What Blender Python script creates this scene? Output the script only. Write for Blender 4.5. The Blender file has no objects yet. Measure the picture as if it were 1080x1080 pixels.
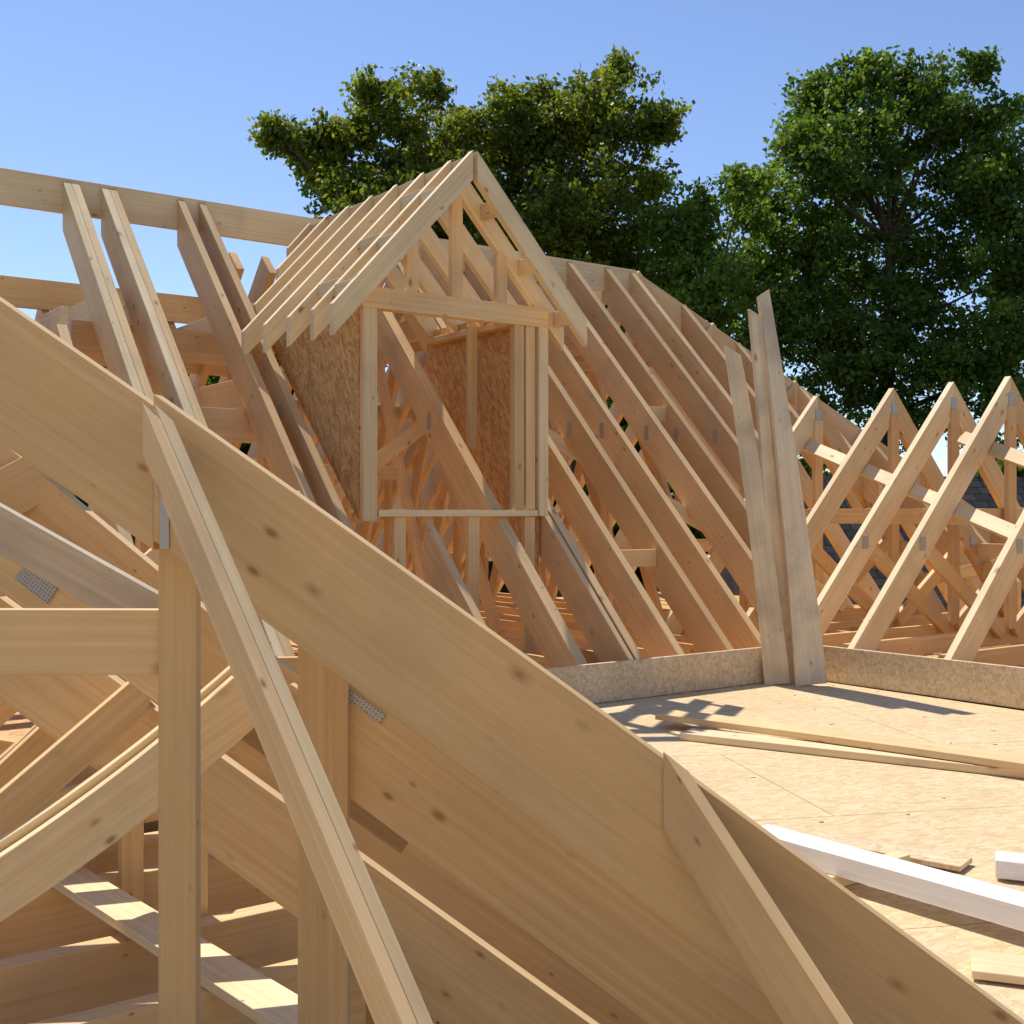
import bpy, bmesh, math, random
import numpy as np
from mathutils import Vector, Matrix
random.seed(7); np.random.seed(7)
sc=bpy.context.scene
H=5.6                       # eye height above the garden
DX,DY=-0.5864,0.8100        # plan direction of rafters (up slope)
RX,RY=0.8100,0.5864         # plan direction of the main ridge
def P(s,t,z): return Vector((DX*s+RX*t, DY*s+RY*t, H+z))
def W(x,y,z): return Vector((x,y,H+z))
Dv=Vector((DX,DY,0)); Rv=Vector((RX,RY,0)); Z=Vector((0,0,1))
HN=Vector((.158,.987,0))    # normal of the hip boards
TP=1.04                     # roof pitch (tangent)

# ------------------------------------------------------------------ materials
def mat(name):
    m=bpy.data.materials.new(name); m.use_nodes=True
    nt=m.node_tree; b=nt.nodes['Principled BSDF']; return m,nt,b
def N(nt,typ,**kw):
    n=nt.nodes.new(typ)
    for k,v in kw.items(): setattr(n,k,v)
    return n
def ramp(nt,stops):
    r=nt.nodes.new('ShaderNodeValToRGB'); e=r.color_ramp.elements
    e[0].position=stops[0][0]; e[0].color=(*stops[0][1],1)
    e[1].position=stops[-1][0]; e[1].color=(*stops[-1][1],1)
    for p,c in stops[1:-1]:
        x=e.new(p); x.color=(*c,1)
    return r
def mix(nt,a,b,f,mode='MIX'):
    m=nt.nodes.new('ShaderNodeMix'); m.data_type='RGBA'; m.blend_type=mode
    for sock,v in ((m.inputs[0],f),(m.inputs[6],a),(m.inputs[7],b)):
        if hasattr(v,'links'): nt.links.new(v,sock)
        elif isinstance(v,tuple): sock.default_value=(*v,1)
        else: sock.default_value=v
    return m.outputs[2]
def wood(name,dark,light,knot=(.32,.16,.065),grey=0.0,bumpv=.2):
    m,nt,b=mat(name); L=nt.links.new
    tc=N(nt,'ShaderNodeTexCoord'); oi=N(nt,'ShaderNodeObjectInfo')
    comb=N(nt,'ShaderNodeCombineXYZ'); mul=N(nt,'ShaderNodeMath',operation='MULTIPLY'); mul.inputs[1].default_value=37
    L(oi.outputs['Random'],mul.inputs[0])
    for i in range(3): L(mul.outputs[0],comb.inputs[i])
    add=N(nt,'ShaderNodeVectorMath',operation='ADD'); L(tc.outputs['Object'],add.inputs[0]); L(comb.outputs[0],add.inputs[1])
    def mp(sx,sy,sz):
        q=N(nt,'ShaderNodeMapping'); q.inputs['Scale'].default_value=(sx,sy,sz); L(add.outputs[0],q.inputs['Vector']); return q.outputs[0]
    n1=N(nt,'ShaderNodeTexNoise'); n1.inputs['Scale'].default_value=1; n1.inputs['Detail'].default_value=4; n1.inputs['Distortion'].default_value=.25; L(mp(.8,56,56),n1.inputs['Vector'])
    n2=N(nt,'ShaderNodeTexNoise'); n2.inputs['Scale'].default_value=1; n2.inputs['Detail'].default_value=3; L(mp(6,260,260),n2.inputs['Vector'])
    n3=N(nt,'ShaderNodeTexNoise'); n3.inputs['Scale'].default_value=1; n3.inputs['Detail'].default_value=3; L(mp(1.2,3,3),n3.inputs['Vector'])
    r1=ramp(nt,[(.30,dark),(.70,light)]); L(n1.outputs['Fac'],r1.inputs[0])
    fr=ramp(nt,[(.5,(0,0,0)),(.8,(.3,.3,.3))]); L(n2.outputs['Fac'],fr.inputs[0])
    c=mix(nt,r1.outputs[0],(dark[0]*.8,dark[1]*.75,dark[2]*.7),fr.outputs[0])
    lr=ramp(nt,[(.3,(.86,.84,.82)),(.7,(1.03,1.03,1.03))]); L(n3.outputs['Fac'],lr.inputs[0])
    c=mix(nt,c,lr.outputs[0],1.0,'MULTIPLY')
    tr=ramp(nt,[(0,(.82,.77,.70)),(.35,(1.0,.98,.95)),(.7,(1.04,1.04,1.04)),(1,(.96,.89,.78))]); L(oi.outputs['Random'],tr.inputs[0])
    c=mix(nt,c,tr.outputs[0],1.0,'MULTIPLY')
    # scattered small knots of uneven size and strength
    v=N(nt,'ShaderNodeTexVoronoi'); v.inputs['Scale'].default_value=1
    L(mp(6.0,12,12),v.inputs['Vector'])
    sp=N(nt,'ShaderNodeSeparateColor'); L(v.outputs['Color'],sp.inputs[0])
    sz=N(nt,'ShaderNodeMapRange'); sz.inputs['To Min'].default_value=.5; sz.inputs['To Max'].default_value=2.2; L(sp.outputs[0],sz.inputs[0])
    dv=N(nt,'ShaderNodeMath',operation='MULTIPLY'); L(v.outputs['Distance'],dv.inputs[0]); L(sz.outputs[0],dv.inputs[1])
    kr=ramp(nt,[(.06,(.85,.85,.85)),(.085,(.4,.4,.4)),(.15,(0,0,0))]); L(dv.outputs[0],kr.inputs[0])
    c=mix(nt,c,knot,kr.outputs[0])
    n4=N(nt,'ShaderNodeTexNoise'); n4.inputs['Scale'].default_value=2.6; n4.inputs['Detail'].default_value=9; L(add.outputs[0],n4.inputs['Vector'])
    gr=ramp(nt,[(.52,(0,0,0)),(.76,(.42,.42,.42))] if not grey else [(.43,(0,0,0)),(.66,(.7,.7,.7))]); L(n4.outputs['Fac'],gr.inputs[0])
    c=mix(nt,c,(.45,.32,.19) if not grey else (.42,.34,.24),gr.outputs[0])
    L(c,b.inputs['Base Color']); b.inputs['Roughness'].default_value=.6; b.inputs['Specular IOR Level'].default_value=.25
    bp=N(nt,'ShaderNodeBump'); bp.inputs['Strength'].default_value=bumpv; bp.inputs['Distance'].default_value=.004
    L(n2.outputs['Fac'],bp.inputs['Height']); L(bp.outputs[0],b.inputs['Normal'])
    return m
M_WOOD=wood('spruce_timber',(.73,.475,.22),(.84,.60,.32))
M_PALE=wood('pale_timber',(.79,.58,.31),(.88,.715,.45))
M_HIP=wood('honey_timber',(.745,.495,.23),(.83,.60,.315))
M_GREY=wood('weathered_timber',(.78,.61,.38),(.88,.74,.51),grey=1,bumpv=.6)
M_OLD=wood('old_grey_timber',(.54,.44,.31),(.68,.58,.43),grey=1,bumpv=.5)
def osb(name,cols,scale=1.0,seam=None):
    m,nt,b=mat(name); L=nt.links.new
    tc=N(nt,'ShaderNodeTexCoord')
    last=None; h=None
    for i,(rot,sx,sy) in enumerate([(.3,16,55),(1.2,14,48),(2.3,18,60),(-.5,12,44)]):
        q=N(nt,'ShaderNodeMapping'); q.inputs['Rotation'].default_value=(0,0,rot)
        q2=N(nt,'ShaderNodeMapping'); q2.inputs['Scale'].default_value=(sx*scale,sy*scale,30*scale)
        L(tc.outputs['Object'],q.inputs['Vector']); L(q.outputs[0],q2.inputs['Vector'])
        v=N(nt,'ShaderNodeTexVoronoi'); v.inputs['Scale'].default_value=1; L(q2.outputs[0],v.inputs['Vector'])
        sp=N(nt,'ShaderNodeSeparateColor'); L(v.outputs['Color'],sp.inputs[0])
        r=ramp(nt,cols); L(sp.outputs[0],r.inputs[0])
        if last is None: last=r.outputs[0]; h=sp.outputs[0]
        else:
            st=N(nt,'ShaderNodeMath',operation='GREATER_THAN'); st.inputs[1].default_value=.5; L(sp.outputs[1],st.inputs[0])
            last=mix(nt,last,r.outputs[0],st.outputs[0])
    n=N(nt,'ShaderNodeTexNoise'); n.inputs['Scale'].default_value=1.1; n.inputs['Detail'].default_value=6; L(tc.outputs['Object'],n.inputs['Vector'])
    rr=ramp(nt,[(.3,(.90,.87,.84)),(.7,(1.04,1.04,1.04))]); L(n.outputs['Fac'],rr.inputs[0])
    last=mix(nt,last,rr.outputs[0],1.0,'MULTIPLY')
    if seam:
        br=N(nt,'ShaderNodeTexBrick'); br.offset=.5
        for k,vv in (('Scale',1.0),('Mortar Size',.003),('Brick Width',2.44),('Row Height',1.22),('Mortar Smooth',0)): br.inputs[k].default_value=vv
        q=N(nt,'ShaderNodeMapping'); q.inputs['Rotation'].default_value=(0,0,seam[0]); q.inputs['Location'].default_value=(seam[1],seam[2],0)
        L(tc.outputs['Object'],q.inputs['Vector']); L(q.outputs[0],br.inputs['Vector'])
        last=mix(nt,last,(.32,.20,.10),br.outputs['Fac'])
    L(last,b.inputs['Base Color']); b.inputs['Roughness'].default_value=.7
    bp=N(nt,'ShaderNodeBump'); bp.inputs['Strength'].default_value=.2; bp.inputs['Distance'].default_value=.002
    L(h,bp.inputs['Height']); L(bp.outputs[0],b.inputs['Normal'])
    return m
M_OSB=osb('strand_board',[(0,(.44,.215,.07)),(.5,(.60,.335,.12)),(1,(.73,.46,.19))],1.15)
M_DECK=osb('strand_board_deck',[(0,(.61,.43,.215)),(.5,(.69,.505,.275)),(1,(.76,.59,.35))],1.3,seam=(math.radians(-20),.3,.5))
M_CURB=osb('strand_board_curb',[(0,(.57,.41,.22)),(.5,(.69,.52,.30)),(1,(.78,.62,.40))],1.5)
m,nt,b=mat('galvanised_steel'); b.inputs['Metallic'].default_value=.4; b.inputs['Roughness'].default_value=.5
tc=N(nt,'ShaderNodeTexCoord'); v=N(nt,'ShaderNodeTexVoronoi'); v.inputs['Scale'].default_value=95; v.inputs['Randomness'].default_value=.15
nt.links.new(tc.outputs['Object'],v.inputs['Vector']); r=ramp(nt,[(.18,(.16,.12,.09)),(.32,(.44,.42,.38))]); nt.links.new(v.outputs['Distance'],r.inputs[0]); nt.links.new(r.outputs[0],b.inputs['Base Color']); M_STEEL=m
m,nt,b=mat('white_primer'); n=N(nt,'ShaderNodeTexNoise'); n.inputs['Scale'].default_value=6; n.inputs['Detail'].default_value=6
r=ramp(nt,[(.35,(.80,.78,.74)),(.6,(.88,.86,.82))]); nt.links.new(n.outputs['Fac'],r.inputs[0]); nt.links.new(r.outputs[0],b.inputs['Base Color']); b.inputs['Roughness'].default_value=.45; M_WHITE=m
def noisemat(name,a,bc,scale,detail=8,rough=.9,bump=0):
    m,nt,b=mat(name); tc=N(nt,'ShaderNodeTexCoord'); n=N(nt,'ShaderNodeTexNoise'); n.inputs['Scale'].default_value=scale; n.inputs['Detail'].default_value=detail
    nt.links.new(tc.outputs['Object'],n.inputs['Vector']); r=ramp(nt,[(.35,a),(.65,bc)]); nt.links.new(n.outputs['Fac'],r.inputs[0]); nt.links.new(r.outputs[0],b.inputs['Base Color']); b.inputs['Roughness'].default_value=rough
    if bump:
        bp=N(nt,'ShaderNodeBump'); bp.inputs['Strength'].default_value=bump; nt.links.new(n.outputs['Fac'],bp.inputs['Height']); nt.links.new(bp.outputs[0],b.inputs['Normal'])
    return m
M_BARK=noisemat('bark',(.04,.03,.022),(.10,.075,.055),9,8,.95,.6)
M_GRASS=noisemat('grass',(.03,.06,.012),(.09,.12,.035),2.5)
M_BRICK=noisemat('brick_render',(.20,.12,.08),(.30,.19,.14),3)
M_SHADE=noisemat('painted_deep_shade',(.10,.07,.045),(.18,.125,.08),2.5)  # dark brown that puts deep shade of the lower framing into the colour
m,nt,b=mat('slate'); tc=N(nt,'ShaderNodeTexCoord'); br=N(nt,'ShaderNodeTexBrick')
for k,vv in (('Scale',1.0),('Mortar Size',.012),('Brick Width',.28),('Row Height',.2)): br.inputs[k].default_value=vv
br.inputs['Color1'].default_value=(.025,.024,.025,1); br.inputs['Color2'].default_value=(.05,.046,.045,1); br.inputs['Mortar'].default_value=(.01,.01,.01,1)
nt.links.new(tc.outputs['Object'],br.inputs['Vector']); nt.links.new(br.outputs['Color'],b.inputs['Base Color']); b.inputs['Roughness'].default_value=.9; b.inputs['Specular IOR Level'].default_value=.1; M_SLATE=m
def leafmat(name,c1,c2,c3):
    m,nt,b=mat(name); L=nt.links.new; g=N(nt,'ShaderNodeNewGeometry'); tc=N(nt,'ShaderNodeTexCoord')
    r=ramp(nt,[(0,c1),(.6,c2),(1,c3)]); L(g.outputs['Random Per Island'],r.inputs[0])
    n=N(nt,'ShaderNodeTexNoise'); n.inputs['Scale'].default_value=.9; n.inputs['Detail'].default_value=3; L(tc.outputs['Object'],n.inputs['Vector'])
    rr=ramp(nt,[(.35,(.64,.68,.66)),(.65,(1.3,1.22,1.0))]); L(n.outputs['Fac'],rr.inputs[0])
    c=mix(nt,r.outputs[0],rr.outputs[0],1.0,'MULTIPLY'); L(c,b.inputs['Base Color']); b.inputs['Roughness'].default_value=.5; b.inputs['Specular IOR Level'].default_value=.3
    tl=N(nt,'ShaderNodeBsdfTranslucent'); L(mix(nt,c,(1.5,1.45,.75),1.0,'MULTIPLY'),tl.inputs['Color']); ms=N(nt,'ShaderNodeMixShader'); ms.inputs[0].default_value=.5
    L(b.outputs[0],ms.inputs[1]); L(tl.outputs[0],ms.inputs[2]); L(ms.outputs[0],nt.nodes['Material Output'].inputs['Surface']); return m
M_LEAF=leafmat('leaf_dark',(.060,.115,.018),(.115,.190,.030),(.19,.27,.048))
M_LEAF2=leafmat('leaf_olive',(.085,.125,.018),(.155,.20,.028),(.24,.27,.042))
M_LEAF3=leafmat('leaf_fresh',(.09,.165,.026),(.165,.26,.042),(.25,.34,.062))

# ------------------------------------------------------------------ builders
def link(o): sc.collection.objects.link(o); return o
def frame(A,B,side=None):
    x=(B-A).normalized()
    if side is None:
        y=Z.cross(x)
        if y.length<1e-3: y=Vector((0,1,0))
    else: y=side-x*side.dot(x)
    y.normalize(); z=x.cross(y)
    M=Matrix((x,y,z)).transposed().to_4x4(); M.translation=A; return M
def tag(o,label,cat,group=None):
    o['label']=label; o['category']=cat
    if group: o['group']=group
    return o
def holder(name,loc,label,cat,group=None):
    e=bpy.data.objects.new(name,None); e.location=loc; e.empty_display_size=.2; link(e); return tag(e,label,cat,group)
def beam(name,A,B,w,h,m=None,parent=None,side=None,label=None,cat=None,group=None,bev=.002,ca=None,cb=None,twist=0,bow=0,bowz=0,taper=1):
    """timber whose top centre line runs from A to B; ca/cb = normals of the saw cuts at each end"""
    L=(B-A).length; Mx=frame(A,B,side)
    X,Y,Zz=[Vector(Mx.col[i][:3]) for i in range(3)]
    bm=bmesh.new(); bmesh.ops.create_cube(bm,size=1)
    for v in bm.verts: v.co=Vector(((v.co.x+.5)*L, v.co.y*w, (v.co.z-.5)*h))
    if bev: bmesh.ops.bevel(bm,geom=bm.edges[:],offset=min(bev,w*.2,h*.2),segments=1,affect='EDGES')
    if twist or bow or bowz or taper!=1:
        for i in range(1,14):
            bmesh.ops.bisect_plane(bm,geom=bm.verts[:]+bm.edges[:]+bm.faces[:],plane_co=(L*i/14,0,0),plane_no=(1,0,0))
        for v in bm.verts:
            u=v.co.x/L; a=twist*u; y,z=v.co.y*(1+(taper-1)*u),v.co.z+h/2; c,s=math.cos(a),math.sin(a)
            v.co.y=y*c-z*s+bow*4*u*(1-u); v.co.z=y*s+z*c-h/2+bowz*4*u*(1-u)
    if ca is not None or cb is not None:
        for v in bm.verts:
            n=ca if v.co.x<L/2 else cb
            if n is None: continue
            d=X.dot(n)
            if abs(d)<.15: continue
            f=1.0 if (v.co.x<.02 or v.co.x>L-.02) else 0
            v.co.x+=f*-(v.co.y*Y.dot(n)+v.co.z*Zz.dot(n))/d
    me=bpy.data.meshes.new(name); bm.to_mesh(me); bm.free(); me.materials.append(m or M_WOOD)
    o=bpy.data.objects.new(name,me)
    if parent is not None:
        o.parent=parent; o.matrix_basis=Matrix.Translation(-Vector(parent.location))@Mx
    else: o.matrix_basis=Mx
    link(o)
    if label: tag(o,label,cat,group)
    return o
def poly_mesh(name,pts,th,m,parent=None,label=None,cat=None):
    c=Vector(pts[0]); n=(Vector(pts[1])-c).cross(Vector(pts[2])-c).normalized()
    x=(Vector(pts[1])-c).normalized(); y=n.cross(x); M=Matrix((x,y,n)).transposed().to_4x4(); M.translation=c; Mi=M.inverted()
    bm=bmesh.new(); a=[bm.verts.new(Mi@Vector(p)) for p in pts]; bb=[bm.verts.new(Mi@(Vector(p)+th)) for p in pts]
    bm.faces.new(a); bm.faces.new(bb[::-1]); k=len(pts)
    for i in range(k): bm.faces.new((a[i],a[(i+1)%k],bb[(i+1)%k],bb[i]))
    bmesh.ops.recalc_face_normals(bm,faces=bm.faces[:])
    me=bpy.data.meshes.new(name); bm.to_mesh(me); bm.free(); me.materials.append(m)
    o=bpy.data.objects.new(name,me)
    if parent is not None: o.parent=parent; o.matrix_basis=Matrix.Translation(-Vector(parent.location))@M
    else: o.matrix_basis=M
    link(o)
    if label: tag(o,label,cat)
    return o
def plate(A,axis,side,parent,l=.12,w=.07,name='nail_plate'):
    return beam(name,A-axis.normalized()*l/2,A+axis.normalized()*l/2,w,.003,M_STEEL,parent,side=side,bev=0)

# ------------------------------------------------------------------ main roof frames
S0=6.88; SR=9.353; ZR=2.572
def zroof(s): return TP*(s-S0)
def sroof(z): return S0+z/TP
def zw(t): return 1.108-TP*abs(t-8.89)
HW=.066; RD=.25
TS=[2.55,2.84,3.42,3.60,4.86,5.36,5.75,6.24,6.60,7.12,7.48,7.98,8.33]
for i,t in enumerate(TS):
    sf=5.88
    if t>6.75: sf=max(5.88,S0+zw(t)/TP)
    left=t<3.8
    e=holder('roof_truss',P(sf,t,zroof(sf)-.1),'tall spruce attic roof truss standing behind the deck upstand','roof truss','main roof trusses')
    if left:
        for k in ((-.031,.031) if t<3 else (0,)):
            beam('rafter',P(SR-.022,t+k,ZR-.02),P(sf,t+k,zroof(sf)),.06,RD+.02,M_PALE if k<0 else M_WOOD,parent=e,ca=Dv,cb=Dv)
        beam('rafter',P(SR+.80,t,ZR-.83),P(2*SR-5.9,t,-1.0),HW,RD,parent=e)
    else:
        beam('rafter',P(SR-.022,t,ZR-.02),P(sf,t,zroof(sf)),.09 if i==4 else HW,RD,parent=e,ca=Dv,cb=Dv)
        beam('rafter',P(SR+.022,t,ZR-.02),P(2*SR-5.9,t,-1.0),HW,RD,parent=e,ca=Dv,cb=Dv)
    s1=sroof(1.72)
    off=.089 if left else .071 if i==4 else .06
    if not left: beam('collar_tie',P(s1+.05,t+off,1.72),P(2*SR-s1-.05,t+off,1.72),.045,.2,parent=e)
    if left and t!=3.42:
        for zz,dd in ((1.62,.24),(1.05,.22),(.40,.2)):
            ss=sroof(zz)+.10; beam('collar_tie',P(ss,t+off,zz),P(2*SR-ss+.1,t+off,zz),.045,dd,M_PALE,parent=e,ca=Dv)
    if i!=4 and i%2==0: beam('stud',P(7.75,t,-1.12),P(7.75,t,zroof(7.75)-.36),.11,.045,parent=e,side=Dv)
    if i!=4: beam('stud',P(10.9,t,-1.12),P(10.9,t,zroof(7.81)-.36),.11,.045,parent=e,side=Dv)
    if i>3:
        beam('web',P(9.9,t,1.50),P(10.82,t,-1.0),.045,.14,parent=e)
        if i>4: beam('web',P(9.5,t,1.50),P(8.1+.2*(i%3),t,-1.0),.045,.12,parent=e)
    beam('floor_chord',P(6.05,t+off,-1.0),P(12.6,t+off,-1.0),.045,.2,parent=e)
    for k,ss in enumerate((7.75,6.5,8.5)):
        if ss>sf and (i*5+k*3)%5==0 and t!=3.42: plate(P(ss,t,zroof(ss)-.2)-Rv*((.065 if t<3 else .045 if i==4 else HW/2)+.003),Z,Dv,e,.13,.05)
for (a,b_,ss) in ((5,6,8.35),(9,10,7.9),(6,7,6.7)):
    zz=zroof(ss)-.10
    beam('noggin',P(ss,TS[a]+.034,zz),P(ss,TS[b_]-.034,zz),.05,.13,M_WOOD,label='short noggin fitted between two tall rafters',cat='noggin',group='noggins between the tall rafters')
for t in (.2,.7,1.2,1.7,2.2,4.0,4.3,4.55,5.1,5.59,6.01,6.43,6.86,7.29,7.71,8.12):
    beam('rear_rafter',P(SR+.3+.5*(t<3),t,ZR-.32-.52*(t<3)),P(2*SR-5.9,t,-1.0),HW,RD,label='intermediate rear rafter of the tall roof',cat='rafter',group='intermediate rear rafters')
beam('ridge_board',P(SR,-.6,ZR),P(SR,8.39,ZR),.04,.27,M_PALE,label='long horizontal ridge board along the roof apex',cat='ridge board')
hipk=3.6
for sg in (-1,1):
    beam('hip_rafter',P(SR,8.40,ZR-.01),P(SR+sg*hipk,8.40+hipk,ZR-TP*hipk),.045,.28,label='hip rafter sloping from the ridge end of the tall roof',cat='hip rafter',group='hip rafters of the tall roof')
for t in (8.75,9.15,9.6,10.05,10.5,10.95):
    k=t-8.39; sa=SR-k; sb=S0+zw(t)/TP
    beam('jack_rafter',P(sa,t,zroof(sa)),P(sb-.1,t,zroof(sb)-.1),HW,.22,ca=Dv,cb=Dv,label='short spruce jack rafter fixed to the hip rafter',cat='rafter',group='jack rafters of the hip')
    beam('jack_rafter',P(SR+k,t,zroof(sa)),P(12.6,t,-.95),HW,.2,label='short spruce jack rafter fixed to the hip rafter',cat='rafter',group='jack rafters of the hip')
for s in (7.3,7.7,8.2,8.8,9.35,9.9,10.5):
    k=abs(s-SR)
    beam('jack_rafter',P(s,8.42+k,ZR-TP*k),P(s,12.0,ZR-TP*3.6),HW,.2,label='short spruce jack rafter fixed to the hip rafter',cat='rafter',group='jack rafters of the hip')
for (a,b_) in ((P(8.3,5.5,zroof(8.3)-.36),P(6.5,8.3,zroof(6.5)-.36)),(P(11.6,2.0,0.0),P(11.6,9.3,0.0)),(P(7.82,5.4,-.25),P(7.82,8.2,-.25)),(P(11.2,8,.9),P(12.2,4,-.4)),(P(9.9,5.4,2.0),P(11.2,7.6,.6)),(P(10.6,2,1.1),P(10.6,8.6,1.1)),(P(12.2,0,-.5),P(12.2,9.8,-.5)),(P(9.6,3.8,-.6),P(8.2,5.2,.9)),(P(8.9,3.8,.4),P(8.9,5.2,.4))):
    beam('wind_brace',a,b_,.035,.12,M_PALE,label='pale spruce bracing board nailed along the trusses',cat='brace',group='bracing boards in the roof')
for t in (.2,.7,1.2,1.7,2.15):
    e=holder('roof_truss',P(12.6,t,-1.0),'unfinished spruce roof truss with open side','roof truss','main roof trusses')
    for zz,dd in ((1.40,.22),(.75,.18)):
        ss=sroof(zz)+.04; beam('collar_tie',P(ss,t+.065,zz),P(2*SR-ss,t+.065,zz),.055,dd,M_PALE if zz>1 else M_WOOD,parent=e,ca=Dv)
    beam('stud',P(10.9,t,-1.12),P(10.9,t,.7),.11,.045,parent=e,side=Dv)
    beam('rafter',P(sroof(1.25),t,1.25),P(5.88,t,-1.04),HW,RD,parent=e,ca=Dv,cb=Dv)
for a,b_ in ((P(10.05,.2,1.90),P(10.05,5.0,1.90)),(P(10.75,.2,1.16),P(10.75,4.2,1.16)),(P(8.82,2.42,1.40),P(8.82,3.72,1.40)),(P(8.0,.1,.74),P(8.0,3.72,.74)),(P(11.5,.2,.4),P(11.5,4.2,.4)),(P(10.4,.2,1.55),P(10.4,4.4,1.50))):
    beam('purlin',a,b_,.06,.24,M_WOOD,label='thick horizontal purlin crossing the ties and rafters',cat='purlin',group='purlins of the tall roof')
beam('wind_brace',P(8.3,1.6,1.2),P(7.3,3.3,.15),.04,.14,M_WOOD,label='pale spruce bracing board nailed along the trusses',cat='brace',group='bracing boards in the roof')

# ------------------------------------------------------------------ dormer
dt0,dt1,dc=3.74,5.24,4.46; pk=2.45; DP=1.07
e=holder('dormer',P(6.9,dc,-.05),'timber framed gable dormer with strand board cheeks and open window','dormer')
fs=6.88
def db(n,a,b_,w,h,m=None,side=None,**k): return beam(n,a,b_,w,h,m,e,side=side,**k)
def cheek(t,sgn,low):
    s_top=8.45
    poly_mesh('cheek_panel',[P(fs+.02,t,-.05-low),P(fs+.02,t,1.52),P(s_top,t,1.52),P(s_top,t,zroof(s_top)-.2-low)],Rv*.014*sgn,M_OSB,e)
cheek(dt0+.008,-1,0); cheek(dt1-.012,1,.42)
beam('post',P(fs,dt0+.045,-.03),P(fs,dt0+.045,1.35),.09,.045,M_WOOD,e,side=Rv)
beam('trim_board',P(fs-.046,dt0+.04,-.06),P(fs-.046,dt0+.04,1.36),.105,.02,M_PALE,e,side=Rv)
for k,tt in enumerate((dt1-.03,dt1-.135,dt1-.235)):
    beam('post',P(fs-.02*(k==0),tt,-.03),P(fs-.02*(k==0),tt,1.35),.085,.06,M_WOOD if k else M_PALE,e,side=Rv)
db('header',P(fs-.05,dt0-.02,1.49),P(fs-.05,dt1+.02,1.49),.045,.14)
db('header',P(fs+.0,dt0,1.49),P(fs+.0,dt1,1.49),.04,.14)
db('sill',P(fs-.03,dt0+.1,.015),P(fs-.03,dt1-.08,.015),.09,.045,M_PALE)
for tt in (dt1-.13,4.62,4.02): db('under_stud',P(fs,tt,-1.16),P(fs,tt,-.035),.09,.045,side=Rv)
for tt in (dt0+.06,dt1-.06):
    db('wall_plate',P(fs+.04,tt,1.44),P(8.3,tt,1.44),.09,.045)
for s_ in (7.3,7.75): db('stud',P(s_,dt0+.07,zroof(s_)),P(s_,dt0+.07,1.39),.045,.09,side=Dv)
for tt,hh in ((4.10,1.83),(4.46,2.2),(4.84,1.83)): db('gable_stud',P(fs-.03,tt,1.49),P(fs-.03,tt,hh),.09,.045,side=Rv)
db('ridge_board',P(6.64,dc,pk-.02),P(9.2,dc,pk-.02),.035,.17)
for s_ in (6.61,6.88,7.24,7.62,8.0,8.38,8.74,9.06):
    for sg in (-1,1):
        half=1.07 if sg<0 else .98
        reach=min(half,max(.22,(pk-zroof(s_))/DP-.02))
        db('rafter',P(s_,dc+sg*.018,pk),P(s_,dc+sg*reach,pk-DP*reach),.055,.135,M_PALE,ca=Rv,cb=Rv)
for u in (.25,.58,.90):
    for sg in (-1,1):
        db('lookout',P(6.64,dc+sg*u,pk-DP*u-.008),P(6.85,dc+sg*u,pk-DP*u-.008),.05,.11,M_PALE)
        if sg<0: db('lookout',P(6.91,dc+sg*(u-.06),pk-DP*(u-.06)-.012),P(7.21,dc+sg*(u-.06),pk-DP*(u-.06)-.012),.05,.09,M_PALE)
db('collar_tie',P(7.3,dt0+.1,1.53),P(7.3,dt1-.1,1.53),.04,.09,M_PALE)
db('window_prop',P(7.6,5.1,.5),P(7.6,5.1,1.45),.075,.045,M_PALE,side=Rv)
beam('trimmer_rafter',P(SR-.022,dt1+.04,ZR-.02),P(5.88,dt1+.04,zroof(5.88)),.05,RD,ca=Dv,cb=Dv,label='spruce trimmer rafter beside the dormer cheek',cat='rafter')
beam('cripple_rafter',P(6.86,4.25,zroof(6.86)-.03),P(5.88,4.25,zroof(5.88)),.06,RD,ca=Dv,cb=Dv,label='short cripple rafter below the dormer window sill',cat='rafter')

# ------------------------------------------------------------------ lower wing trusses
tr=8.89; wz=1.108
for s in (3.95,4.60,5.38,5.90,6.50,7.35):
    e=holder('roof_truss',P(s,tr,-1.05),'small triangular spruce roof truss with webs and nail plates','roof truss','small roof trusses')
    beam('rafter',P(s,tr-.0,wz),P(s,6.83,zw(6.83)),.055,.20,M_PALE,e,ca=Rv,cb=Rv)
    beam('rafter',P(s,tr+.0,wz),P(s,10.95,zw(6.83)),.055,.20,M_WOOD,e,ca=Rv,cb=Rv)
    beam('floor_chord',P(s+.055,6.9,-.95),P(s+.055,10.9,-.95),.045,.14,M_WOOD,e)
    beam('king_post',P(s,tr,-.95),P(s,tr,wz-.24),.11,.045,M_WOOD,e,side=Rv)
    beam('collar_tie',P(s+.055,7.85,.03),P(s+.055,9.93,.03),.045,.13,M_WOOD,e)
    for sg in (-1,1):
        beam('web',P(s,tr+sg*.05,-.93),P(s,tr+sg*1.1,-.22),.045,.12,M_WOOD,e)
    for tt,zz in ((8.89,.92),(7.7,-.24),(10.1,-.28)):
        plate(P(s,tt,zz)-Dv*.030,Z,Rv,e,.10,.07)
nL=(-Rv*TP+Z).normalized()
for (s1,t1,s2,t2) in ((7.5,8.78,4.6,7.92),(5.7,8.72,3.7,8.1)):
    A=P(s1,t1,zw(t1)-.30); B=P(s2,t2,zw(t2)-.30); ax=(B-A).normalized()
    beam('binder',A,B,.12,.035,M_PALE,side=nL.cross(ax),label='long sunlit binder board nailed diagonally under the small trusses',cat='brace',group='binder boards on the small trusses')
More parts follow.
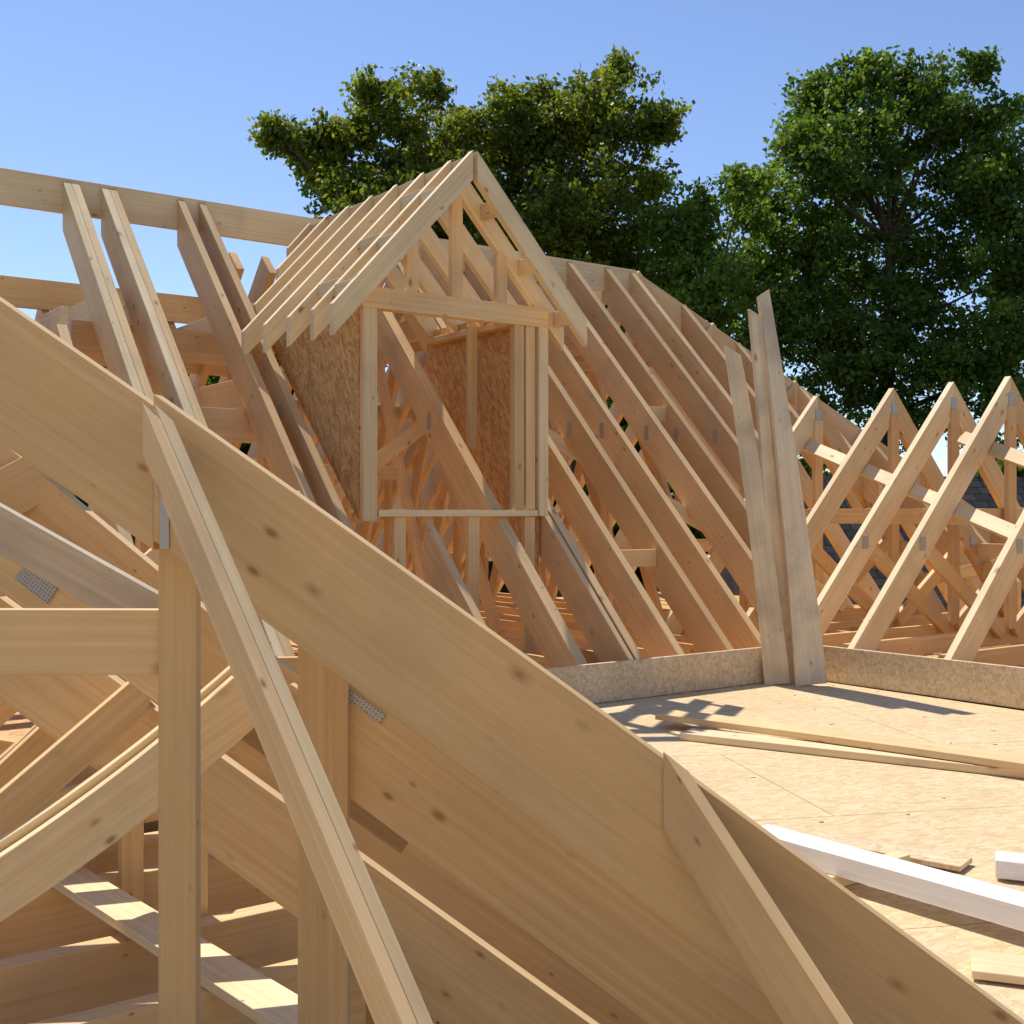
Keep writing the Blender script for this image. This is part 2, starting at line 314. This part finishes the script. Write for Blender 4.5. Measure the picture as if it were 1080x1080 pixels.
for a,b_ in ((P(4.0,10.2,-.3),P(7.6,10.2,-.3)),(P(4.0,9.8,.0),P(7.6,10.5,-.7))):
    beam('binder',a,b_,.035,.12,M_PALE,label='long pale binder board nailed across the small trusses',cat='brace',group='binder boards on the small trusses')

# ------------------------------------------------------------------ deck, upstand, floors
ZD=-1.22
deck=poly_mesh('floor_deck',[W(.78,2.62,ZD),W(3.6,2.2,ZD),P(3.0,6.76,ZD),P(5.72,6.76,ZD),P(5.72,4.0,ZD),W(.45,6.3,ZD)],Vector((0,0,-.022)),M_DECK,label='strand board roof deck with sheet seams and offcuts',cat='deck')
deck['kind']='structure'
beam('upstand',P(5.74,3.6,-.965),P(5.74,6.80,-.965),.03,.253,M_CURB,label='low strand board upstand at the deck edge under the tall rafters',cat='upstand',group='deck upstands')
beam('upstand',P(5.72,6.79,-.965),P(2.9,6.79,-.955),.03,.253,M_CURB,label='low strand board upstand at the deck edge beside the small trusses',cat='upstand',group='deck upstands')
beam('wall_plate',P(5.9,-.5,-1.12),P(5.9,6.8,-1.12),.10,.09,label='timber wall plate under the tall rafter feet',cat='wall plate',group='wall plates')
beam('wall_plate',P(5.8,6.9,-1.07),P(3.0,6.9,-1.07),.10,.09,label='timber wall plate under the small truss feet',cat='wall plate',group='wall plates')
f1=poly_mesh('attic_floor',[P(5.85,-2,-1.2),P(5.85,12.5,-1.2),P(13,12.5,-1.2),P(13,-2,-1.2)],Vector((0,0,-.02)),M_OSB); f1['kind']='structure'
f3=poly_mesh('wing_floor',[P(2.0,6.84,-1.18),P(2.0,12,-1.18),P(5.84,12,-1.18),P(5.84,6.84,-1.18)],Vector((0,0,-.02)),M_OSB); f3['kind']='structure'
f2=poly_mesh('lower_floor',[P(-1,-3.5,-2.75),P(-1,7,-2.75),P(5.85,7,-2.75),P(5.85,-3.5,-2.75)],Vector((0,0,-.2)),M_SHADE); f2['kind']='structure'  # floor coloured dark so the gaps above it read as shadow
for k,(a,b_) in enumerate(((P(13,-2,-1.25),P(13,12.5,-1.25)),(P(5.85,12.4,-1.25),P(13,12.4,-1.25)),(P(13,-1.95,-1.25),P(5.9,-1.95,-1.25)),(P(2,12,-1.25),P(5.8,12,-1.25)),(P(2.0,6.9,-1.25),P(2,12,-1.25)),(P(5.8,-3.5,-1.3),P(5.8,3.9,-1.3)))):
    beam('house_wall',a,b_,.15,H-1.25,M_SHADE if k==5 else M_OSB,label='inner wall of the timber house coloured dark as deep shade' if k==5 else 'strand board sheathed wall of the timber house',cat='wall',group='walls of the timber house')
wp=poly_mesh('bounce_platform',[W(-3.5,-2.2,-1.6),W(4.0,-2.2,-1.6),W(4.0,1.2,-1.6),W(-3.5,1.2,-1.6)],Vector((0,0,-.05)),M_DECK,label='unseen strand board platform added to bounce warm light upward',cat='platform')  # added behind the camera, out of view, for warm bounce from below
sl_=poly_mesh('bounce_slope',[W(-4.8,-2.3,-1.7),W(5.2,-2.3,-1.7),W(5.2,-5.0,1.3),W(-4.8,-5.0,1.3)],Vector((0,-.015,-.015)),M_DECK,label='unseen strand board slope added to bounce sunlight onto the foreground',cat='roof')  # unseen reflector added behind the camera as warm fill for the near timbers

# ------------------------------------------------------------------ foreground hip boards
def hipy(x,y0): return y0-.16*x
def hipbeam(name,y0,x0,x1,z0,sl,h,w=.045,m=None,label='wide spruce hip board sloping down to the deck',cat='hip board',group='sloping hip boards',**k):
    return beam(name,W(x0,hipy(x0,y0),z0),W(x1,hipy(x1,y0),z0-sl*(x1-x0)),w,h,m or M_HIP,label=label,cat=cat,group=group,bev=.001,**k)
HX=Vector((.987,-.158,0))
hipbeam('hip_board',2.6,-.825,1.42,.273,.7097,.28,bowz=.012,ca=HX)
hipbeam('hip_board',2.615,-2.0,-.83,.247+.667*1.17,.667,.28,label='wide spruce hip board meeting the jack rafter head',cb=HX)
hipbeam('hip_board',3.16,-.46,1.2,-.42+.69*.04-.055,.70,.265,ca=HX,m=M_WOOD)
hipbeam('hip_board',3.75,-1.75,.75,-.29,.66,.29,m=M_WOOD)
hipbeam('hip_board',3.62,-2.6,-.75,.95,.78,.20)
hipbeam('hip_board',3.38,-2.5,-.95,.60,.66,.19,m=M_WOOD)
hipbeam('hip_board',4.3,-2.8,-.3,.55,.66,.2,m=M_WOOD)
hipbeam('hip_board',4.3,-1.0,.8,-.72,.62,.26,m=M_WOOD)
beam('old_plank',W(-2.0,3.32,.33),W(-.95,3.25,-.24),.04,.12,M_OLD,label='weathered grey plank among the sloping boards',cat='plank')
jd=(W(.03,1.745,-1.16)-W(-.806,2.655,.222)).normalized(); js=Vector((.738,.674,0)); js=(js-jd*js.dot(jd)).normalized()
e=holder('jack_rafter',W(-.806,2.655,.222),'doubled narrow knotty jack rafter descending from the hip board','rafter')
for k,hh in ((-.0145,.075),(.0145,.078)):
    beam('ply',W(-.800,2.65,.226)+js*k,W(.03,1.745,-1.16)+js*k,.0278,hh,M_PALE if k>0 else M_WOOD,e,side=js,ca=HN,bev=.0007)
beam('jack_rafter',W(.352,2.515,-.535),W(.77,2.03,-1.18),.036,.12,M_WOOD,label='short jack rafter fixed low on the hip board',cat='rafter',ca=HN,side=Vector((.76,.65,0)),bev=.001)
beam('post',W(-.787,2.80,-2.75),W(-.787,2.80,-.02),.088,.045,M_HIP,side=Vector((1,0,0)),label='upright spruce post under the hip board',cat='post',group='posts under the hip boards',bev=.001)
beam('post',W(-.512,3.22,-2.75),W(-.512,3.22,-.25),.135,.05,M_WOOD,side=Vector((1,0,0)),label='upright spruce post under the hip board',cat='post',group='posts under the hip boards',bev=.001)
beam('crossbeam',W(-2.1,2.86,-.235),W(-.832,2.80,-.232),.045,.155,M_HIP,label='horizontal spruce crossbeam butting against the post',cat='beam',bev=.001)
e=holder('nail_plate_strip',W(-.81,2.70,-.03),'small perforated galvanised nail plate on the hip board','nail plate')
plate(W(-.80,2.703,-.02),Z,HX,e,.13,.022,'perforated_plate')
e=holder('perforated_connector',W(-.38,3.0,-.75),'perforated galvanised plate under the sloping boards','nail plate')
plate(W(-.40,3.195,-.53),HX-Z*.7,Z,e,.12,.03,'perforated_plate')
e=holder('perforated_connector',W(-1.45,3.56,-.2),'perforated galvanised plate on a sloping board end','nail plate')
plate(W(-1.45,3.582,-.215),HX-Z*.7,Z,e,.13,.07,'perforated_plate')
for k,(a,b_,w_,h_) in enumerate(((W(-1.66,3.03,-1.09),W(-.80,3.36,-.47),.05,.15),(W(-1.66,3.09,-1.05),W(-.80,3.42,-.43),.045,.15),(W(-2.2,3.9,-1.3),W(-1.15,4.5,-.2),.05,.16),(W(-2.5,4.6,-1.4),W(-1.0,5.5,.1),.05,.16),(W(-1.9,3.5,-1.15),W(-1.25,3.85,-.55),.045,.12),(W(-2.9,5.2,-1.3),W(-1.4,6.2,.25),.05,.16),(W(-2.4,3.4,-.35),W(-1.5,3.9,.25),.05,.16))):
    beam('valley_rafter',a,b_,w_,h_,M_PALE if k<2 else M_WOOD,label='pale spruce rafter rising across the lower framing',cat='rafter',group='rafters of the lower framing',bowz=-.035 if k<2 else 0)
beam('jack_rafter',W(-1.75,4.65,-.0),W(-1.4,4.37,-.84),.045,.12,label='steep spruce jack rafter behind the hip boards',cat='rafter')
for s,tm,zz in ((2.95,1.0,-1.50),(3.5,1.9,-1.47),(4.15,2.6,-1.50),(4.8,3.2,-1.47),(5.4,3.6,-1.50)):
    beam('floor_joist',P(s,-1.8,zz),P(s,tm,zz),.09,.30,M_WOOD,label='deep level floor joist in the lower framing',cat='joist',group='floor joists')
for s in (3.2,3.85,4.5,5.1):
    beam('floor_joist',P(s,-1.6,-2.0),P(s,4.2 if s>3.5 else 1.4,-2.0),.07,.24,label='deep level floor joist in the lower framing',cat='joist',group='floor joists')
beam('plank',W(-1.93,4.85,-1.432),W(-.55,3.27,-1.432),.15,.035,M_PALE,label='loose plank lying across the floor joists',cat='plank')
for x,y in ((-1.2,4.4),(-.35,4.5),(-1.9,5.2),(-1.55,4.75)):
    beam('post',W(x,y,-2.75),W(x,y,-.7),.09,.045,M_WOOD,side=Rv,label='upright spruce post under the hip board',cat='post',group='posts under the hip boards')
for a,b_,w_,h_ in ((W(-2.5,4.9,.2),W(-1.3,4.75,-.75),.05,.2),(W(-2.7,5.3,.5),W(-.9,5.2,-.75),.05,.2),(W(-2.9,5.8,-.1),W(-1.2,5.6,-1.15),.05,.2),(W(-.9,4.8,-.7),W(.1,4.65,-1.30),.05,.2),
    (W(-2.1,4.6,-1.15),W(-.75,5.0,-.95),.05,.2),(W(-2.3,5.4,-.7),W(-.9,5.7,-.7),.05,.2),(W(-2.2,4.95,-.95),W(-.95,5.15,-1.2),.05,.2)):
    beam('sloping_board',a,b_,w_,h_,label='sloping spruce board deep in the lower framing',cat='rafter',group='sloping boards of the lower framing')

# ------------------------------------------------------------------ standing planks and loose boards
for a,b_,w_,sd,tw,lab,mm,tp,cc in (
    (W(1.95,8.38,-1.215),W(1.735,8.33,1.40),.20,Vector((1,.1,0)),.4,'weathered pale plank standing upright at the deck corner',M_GREY,.7,Vector((.5,0,1))),
    (W(2.10,8.24,-1.21),W(1.79,8.38,1.56),.22,Vector((1,-.1,0)),.75,'tall weathered plank standing twisted at the deck corner',M_GREY,.5,Vector((-.7,0,1))),
    (W(1.88,8.30,-1.215),W(1.58,8.40,1.15),.18,Vector((1,-.3,0)),.25,'shorter weathered plank leaning at the deck corner',M_GREY,.6,Vector((.6,0,1)))):
    beam('standing_plank',a,b_,w_,.035,mm,side=sd,label=lab,cat='plank',twist=tw,taper=tp,bow=.02,cb=cc)
beam('loose_board',W(.87,6.70,ZD+.082),W(2.47,5.32,ZD+.078),.19,.035,M_PALE,label='long pale board lying across another on the deck',cat='board',bow=.02)
beam('loose_board',W(.94,6.34,ZD+.040),W(2.62,5.28,ZD+.040),.17,.038,M_PALE,label='pale board lying flat under another on the deck',cat='board')
beam('white_board',W(.86,4.12,ZD+.115),W(1.95,2.72,ZD+.115),.12,.07,M_WHITE,label='white primed fascia board lying across the deck',cat='fascia board')
beam('batten',W(.95,3.75,ZD+.044),W(1.35,4.05,ZD+.044),.06,.042,M_PALE,label='short batten packing under the white board',cat='batten')
beam('offcut',W(1.02,4.42,ZD+.026),W(1.55,4.0,ZD+.026),.13,.018,M_CURB,label='thin strand board offcut beside the white board',cat='offcut')
beam('white_block',W(1.62,3.93,ZD+.07),W(2.05,3.75,ZD+.07),.12,.06,M_WHITE,label='short white primed offcut on the deck',cat='offcut')
beam('offcut',W(1.22,3.12,ZD+.03),W(1.7,2.95,ZD+.03),.16,.022,M_PALE,label='pale timber offcut lying on the deck',cat='offcut')
bm=bmesh.new()
for i in range(45):
    s_=random.uniform(1.6,5.6); t_=random.uniform(3.6,6.7); p=P(s_,t_,ZD)
    if p.x<.9 or p.y<2.7: continue
    M=Matrix.Translation(p+Vector((0,0,.003)))@Matrix.Rotation(random.uniform(0,6.3),4,'Z')@Matrix.Rotation(random.uniform(-.1,.1),4,'X')
    r=bmesh.ops.create_cube(bm,size=1,matrix=M@Matrix.Diagonal((random.uniform(.012,.035),random.uniform(.005,.010),.003,1)))
me=bpy.data.meshes.new('wood_chips'); bm.to_mesh(me); bm.free(); me.materials.append(M_PALE)
o=link(bpy.data.objects.new('wood_chips',me)); tag(o,'scattered wood chips and slivers on the deck','wood chips'); o['kind']='stuff'

# ------------------------------------------------------------------ surroundings
me=bpy.data.meshes.new('ground'); me.from_pydata([(-400,-400,0),(400,-400,0),(400,400,0),(-400,400,0)],[],[(0,1,2,3)]); me.materials.append(M_GRASS)
g=link(bpy.data.objects.new('ground',me)); g['kind']='structure'
def house(cx,cy,rot,l,w,eave,ridge,label):
    e=holder('neighbour_house',Vector((cx,cy,0)),label,'house'); e.rotation_euler[2]=rot
    def pm(n,vs,fs,m):
        me=bpy.data.meshes.new(n); me.from_pydata(vs,[],fs); me.materials.append(m); o=bpy.data.objects.new(n,me); o.parent=e; link(o); return o
    a,b_=l/2,w/2
    pm('wall',[(-a,-b_,0),(a,-b_,0),(a,b_,0),(-a,b_,0),(-a,-b_,eave),(a,-b_,eave),(a,b_,eave),(-a,b_,eave),(-a,0,ridge-.1),(a,0,ridge-.1)],[(0,1,5,4),(1,2,6,9,5),(2,3,7,6),(3,0,4,8,7)],M_BRICK)
    for sg in (-1,1):
        L=math.hypot(b_+.3,ridge-eave); bmv=[(-a-.3,0,0),(a+.3,0,0),(a+.3,L,0),(-a-.3,L,0),(-a-.3,0,.08),(a+.3,0,.08),(a+.3,L,.08),(-a-.3,L,.08)]
        o=pm('roof',bmv,[(3,2,1,0),(4,5,6,7),(0,1,5,4),(1,2,6,5),(2,3,7,6),(3,0,4,7)],M_SLATE)
        o.location=(0,sg*(b_+.3),eave-.05); o.rotation_euler=(math.atan2(ridge-eave,b_+.3),0,0 if sg<0 else math.pi)
    for x in (-a*.5,a*.5):
        pm('window',[(x-.6,-b_-.02,1),(x+.6,-b_-.02,1),(x+.6,-b_-.02,2.2),(x-.6,-b_-.02,2.2)],[(0,1,2,3)],M_SLATE)
    pm('chimney',[(x,y,z) for z in (ridge-1,ridge+.2) for x,y in ((a-.9,-.3),(a-.3,-.3),(a-.3,.3),(a-.9,.3))],[(0,1,5,4),(1,2,6,5),(2,3,7,6),(3,0,4,7),(4,5,6,7)],M_BRICK)
house(9.0,20.5,math.radians(8),10,7,3.4,6.2,'neighbouring brick house with dark slate roof')

K=.021
def leaves(name,C,leaf,leafm,e):
    m_=len(C)
    a=np.random.normal(size=(m_,3)); a/=np.linalg.norm(a,axis=1)[:,None]
    b2=np.cross(a,np.random.normal(size=(m_,3))); b2/=np.linalg.norm(b2,axis=1)[:,None]
    sz=np.random.uniform(.55,1.2,(m_,1))*leaf*.5
    a=a*sz*1.35; b2=b2*sz*.8
    vv=np.stack([C-a,C+b2,C+a,C-b2],1).reshape(-1,3)
    me=bpy.data.meshes.new(name); me.vertices.add(m_*4); me.vertices.foreach_set('co',vv.ravel())
    me.loops.add(m_*4); me.loops.foreach_set('vertex_index',np.arange(m_*4)); me.polygons.add(m_); me.polygons.foreach_set('loop_start',np.arange(0,m_*4,4)); me.polygons.foreach_set('loop_total',np.full(m_,4)); me.update(calc_edges=True)
    me.materials.append(leafm); o=bpy.data.objects.new(name,me); o.parent=e; link(o); return o
def tree(name,tx,y,lobes,leafm,label,dens=1.0,leaf=.11,grow=1.10,mn=15):
    X0=(tx-540)*K
    e=holder(name,Vector((X0,y,0)),label,'tree')
    bm=bmesh.new()
    def cone(a,b_,r0,r1,seg=7):
        a=Vector(a); b_=Vector(b_); x=(b_-a)
        if x.length<1e-3: return
        M=x.to_track_quat('Z','Y').to_matrix().to_4x4(); M.translation=(a+b_)/2
        bmesh.ops.create_cone(bm,cap_ends=False,segments=seg,radius1=r0,radius2=r1,depth=x.length,matrix=M)
    zs=[l[1] for l in lobes]; ztop=H+max(zs)*K*.62
    prev=Vector((0,0,0)); n=6; pts=[prev]
    for i in range(1,n+1):
        q=Vector((random.uniform(-.25,.25)*(i<n),random.uniform(-.25,.25),ztop*i/n)); cone(prev,q,.34*(1-.8*(i-1)/n),.34*(1-.8*i/n),9); prev=q; pts.append(q)
    V=[]
    for lx,lz,lr in lobes:
        if dens>.3: lr=max(lr,mn)
        c=Vector(((lx-tx)*K,random.uniform(-1.4,1.4),H+lz*K)); r=lr*K*grow
        base=min(pts,key=lambda p:(p-c).length if p.z<c.z-.3*r else 1e3+(p-c).length)
        mid=(base+c)/2+Vector((random.uniform(-.3,.3),random.uniform(-.3,.3),-.2))
        cone(base,mid,.06,.03,6); cone(mid,c,.03,.012,5)
        nc=int(16+33*r*r)
        st=np.random.uniform(.85,1.25,3)      # uneven lobes
        for k in range(nc):
            d=np.random.normal(size=3); d/=np.linalg.norm(d); rad=r*np.random.uniform(.08,1.0)**.5*np.random.choice([.8,1.05,1.25,1.5],p=[.3,.35,.23,.12])
            cc=np.array(c)+d*rad*st*np.array([1.0,1.0,.85]); cr=np.random.uniform(.11,.36)*min(1,.5+.6*r)
            if k%4==0 or dens<.3: cone(c,Vector(cc),.01,.004,3)
            m_=int(110*dens*(cr/.3)**2)+8
            q=np.random.normal(size=(m_,3)); q/=np.linalg.norm(q,axis=1)[:,None]; q*= (np.random.uniform(.1,1,(m_,1))**.5)*cr*np.random.uniform(.8,2.1,(m_,1))
            q[:,2]*=.65
            V.append(cc+q)
    me=bpy.data.meshes.new('trunk'); bm.to_mesh(me); bm.free(); me.materials.append(M_BARK)
    o=bpy.data.objects.new('trunk',me); o.parent=e; link(o)
    C=np.concatenate(V); leaves('crown',C,leaf,leafm,e); print(name,len(C))
    return e
tree('oak_tree',430,26,[(303,382,18),(292,388,10),(330,396,22),(320,368,16),(352,405,18),(345,380,22),(385,420,26),(392,436,14),(370,412,18),(425,412,30),(455,423,24),(480,430,16),(362,365,30),(410,366,38),(342,342,16),(465,385,36),(440,330,48),(380,325,32),(490,350,42),(500,398,22),(400,290,45),(470,290,50)],M_LEAF2,'broad oak tree with olive green leaves beyond the roof',.85)
tree('oak_tree',600,26.6,[(542,422,22),(530,432,12),(520,402,20),(560,447,16),(575,442,20),(600,445,22),(635,450,22),(650,458,12),(615,432,24),(600,402,42),(560,402,34),(655,408,34),(688,400,20),(698,404,12),(560,368,44),(640,350,48),(680,350,28),(525,345,36),(600,300,58),(675,290,42),(540,290,45),(640,250,48),(580,240,50)],M_LEAF2,'tall oak tree with gaps in its dark crown beyond the roof',.85)
tree('hedge_tree',750,25.5,[(735,320,18),(765,320,20),(785,300,18),(700,290,22),(730,275,34),(780,258,38),(740,225,42),(800,200,44),(700,212,36),(770,170,50),(720,150,50),(690,240,32),(660,190,45)],M_LEAF3,'lower light green leafy tree between the two tall trees',.85)
tree('maple_tree',935,26,[(872,436,26),(862,446,14),(888,446,22),(905,456,20),(940,458,20),(962,452,24),(995,440,26),(1008,446,16),(845,400,28),(828,372,24),(820,335,26),(895,405,48),(962,400,50),(1012,392,36),(858,345,46),(930,340,64),(1005,330,50),(835,285,46),(905,260,62),(980,255,66),(1035,305,42),(1060,250,50),(860,210,46),(930,180,62),(1030,170,62),(1090,240,40),(1110,180,60),(875,140,50),(980,120,64),(1038,345,22)],M_LEAF,'large dense dark green maple tree beyond the roof',.9)
tree('garden_tree',130,30,[(60,150,40),(110,170,28),(160,160,36),(210,165,26),(260,150,40),(20,140,40),(90,110,50),(180,110,50),(300,200,50),(-30,120,60),(250,100,60),(330,130,60),(60,50,60),(160,50,60),(260,40,60)],M_LEAF,'low garden tree glimpsed between the rafters',.4,.24)
tree('garden_tree',500,31,[(400,120,60),(470,140,60),(540,150,60),(620,140,60),(680,100,60),(760,90,60),(840,80,60),(420,50,60),(500,50,60),(590,50,60),(680,40,60)],M_LEAF,'low garden tree glimpsed between the rafters',.4,.24)
tree('birch_tree',1075,27.5,[(1050,425,14),(1070,438,12),(1062,405,14),(1085,420,14),(1040,435,10),(1090,440,10),(1100,400,24),(1070,380,20),(1090,355,24)],M_LEAF,'thin nearly bare tree top behind the maple',.03,.09,1.2,5)
e=bpy.data.objects.new('hedge',None)
C=np.random.uniform((-18,27.5,0),(26,29.5,7.4),(85000,3)); C[:,2]=C[:,2]*(.88+.10*np.sin(C[:,0]*1.7)*np.cos(C[:,0]*.6))
link(e); leaves('foliage',C,.34,M_LEAF,e); tag(e,'long tall dark green hedge behind the house','hedge')

# ------------------------------------------------------------------ light, world, camera
el=math.radians(60); az=Vector((-.60,.80,0)).normalized()
sd=Vector((az.x*math.cos(el),az.y*math.cos(el),math.sin(el)))
sl=bpy.data.lights.new('sun','SUN'); sl.energy=5.0; sl.angle=math.radians(.5); sl.color=(1,.96,.885)
so=link(bpy.data.objects.new('sun',sl)); so.rotation_euler=sd.to_track_quat('Z','Y').to_euler(); so.location=(0,0,30)
w=bpy.data.worlds.new('World'); sc.world=w; w.use_nodes=True; nt=w.node_tree
bg=nt.nodes['Background']; sky=nt.nodes.new('ShaderNodeTexSky'); sky.sky_type='NISHITA'; sky.sun_disc=False
sky.sun_elevation=el; sky.sun_rotation=math.atan2(az.x,az.y); sky.air_density=.9; sky.dust_density=.15; sky.ozone_density=2.0
c=mix(nt,sky.outputs[0],(1.02,1.02,1.13),1.0,'MULTIPLY')
nt.links.new(c,bg.inputs[0]); bg.inputs[1].default_value=.148
cam=bpy.data.cameras.new('camera'); cam.sensor_width=36; cam.lens=1237/1080*36; cam.clip_end=2000; cam.clip_start=.05
co=link(bpy.data.objects.new('camera',cam)); co.location=(0,0,H); co.rotation_euler=(math.radians(90),0,0); sc.camera=co
sc.view_settings.view_transform='Standard'; sc.view_settings.look='None'; sc.view_settings.exposure=0
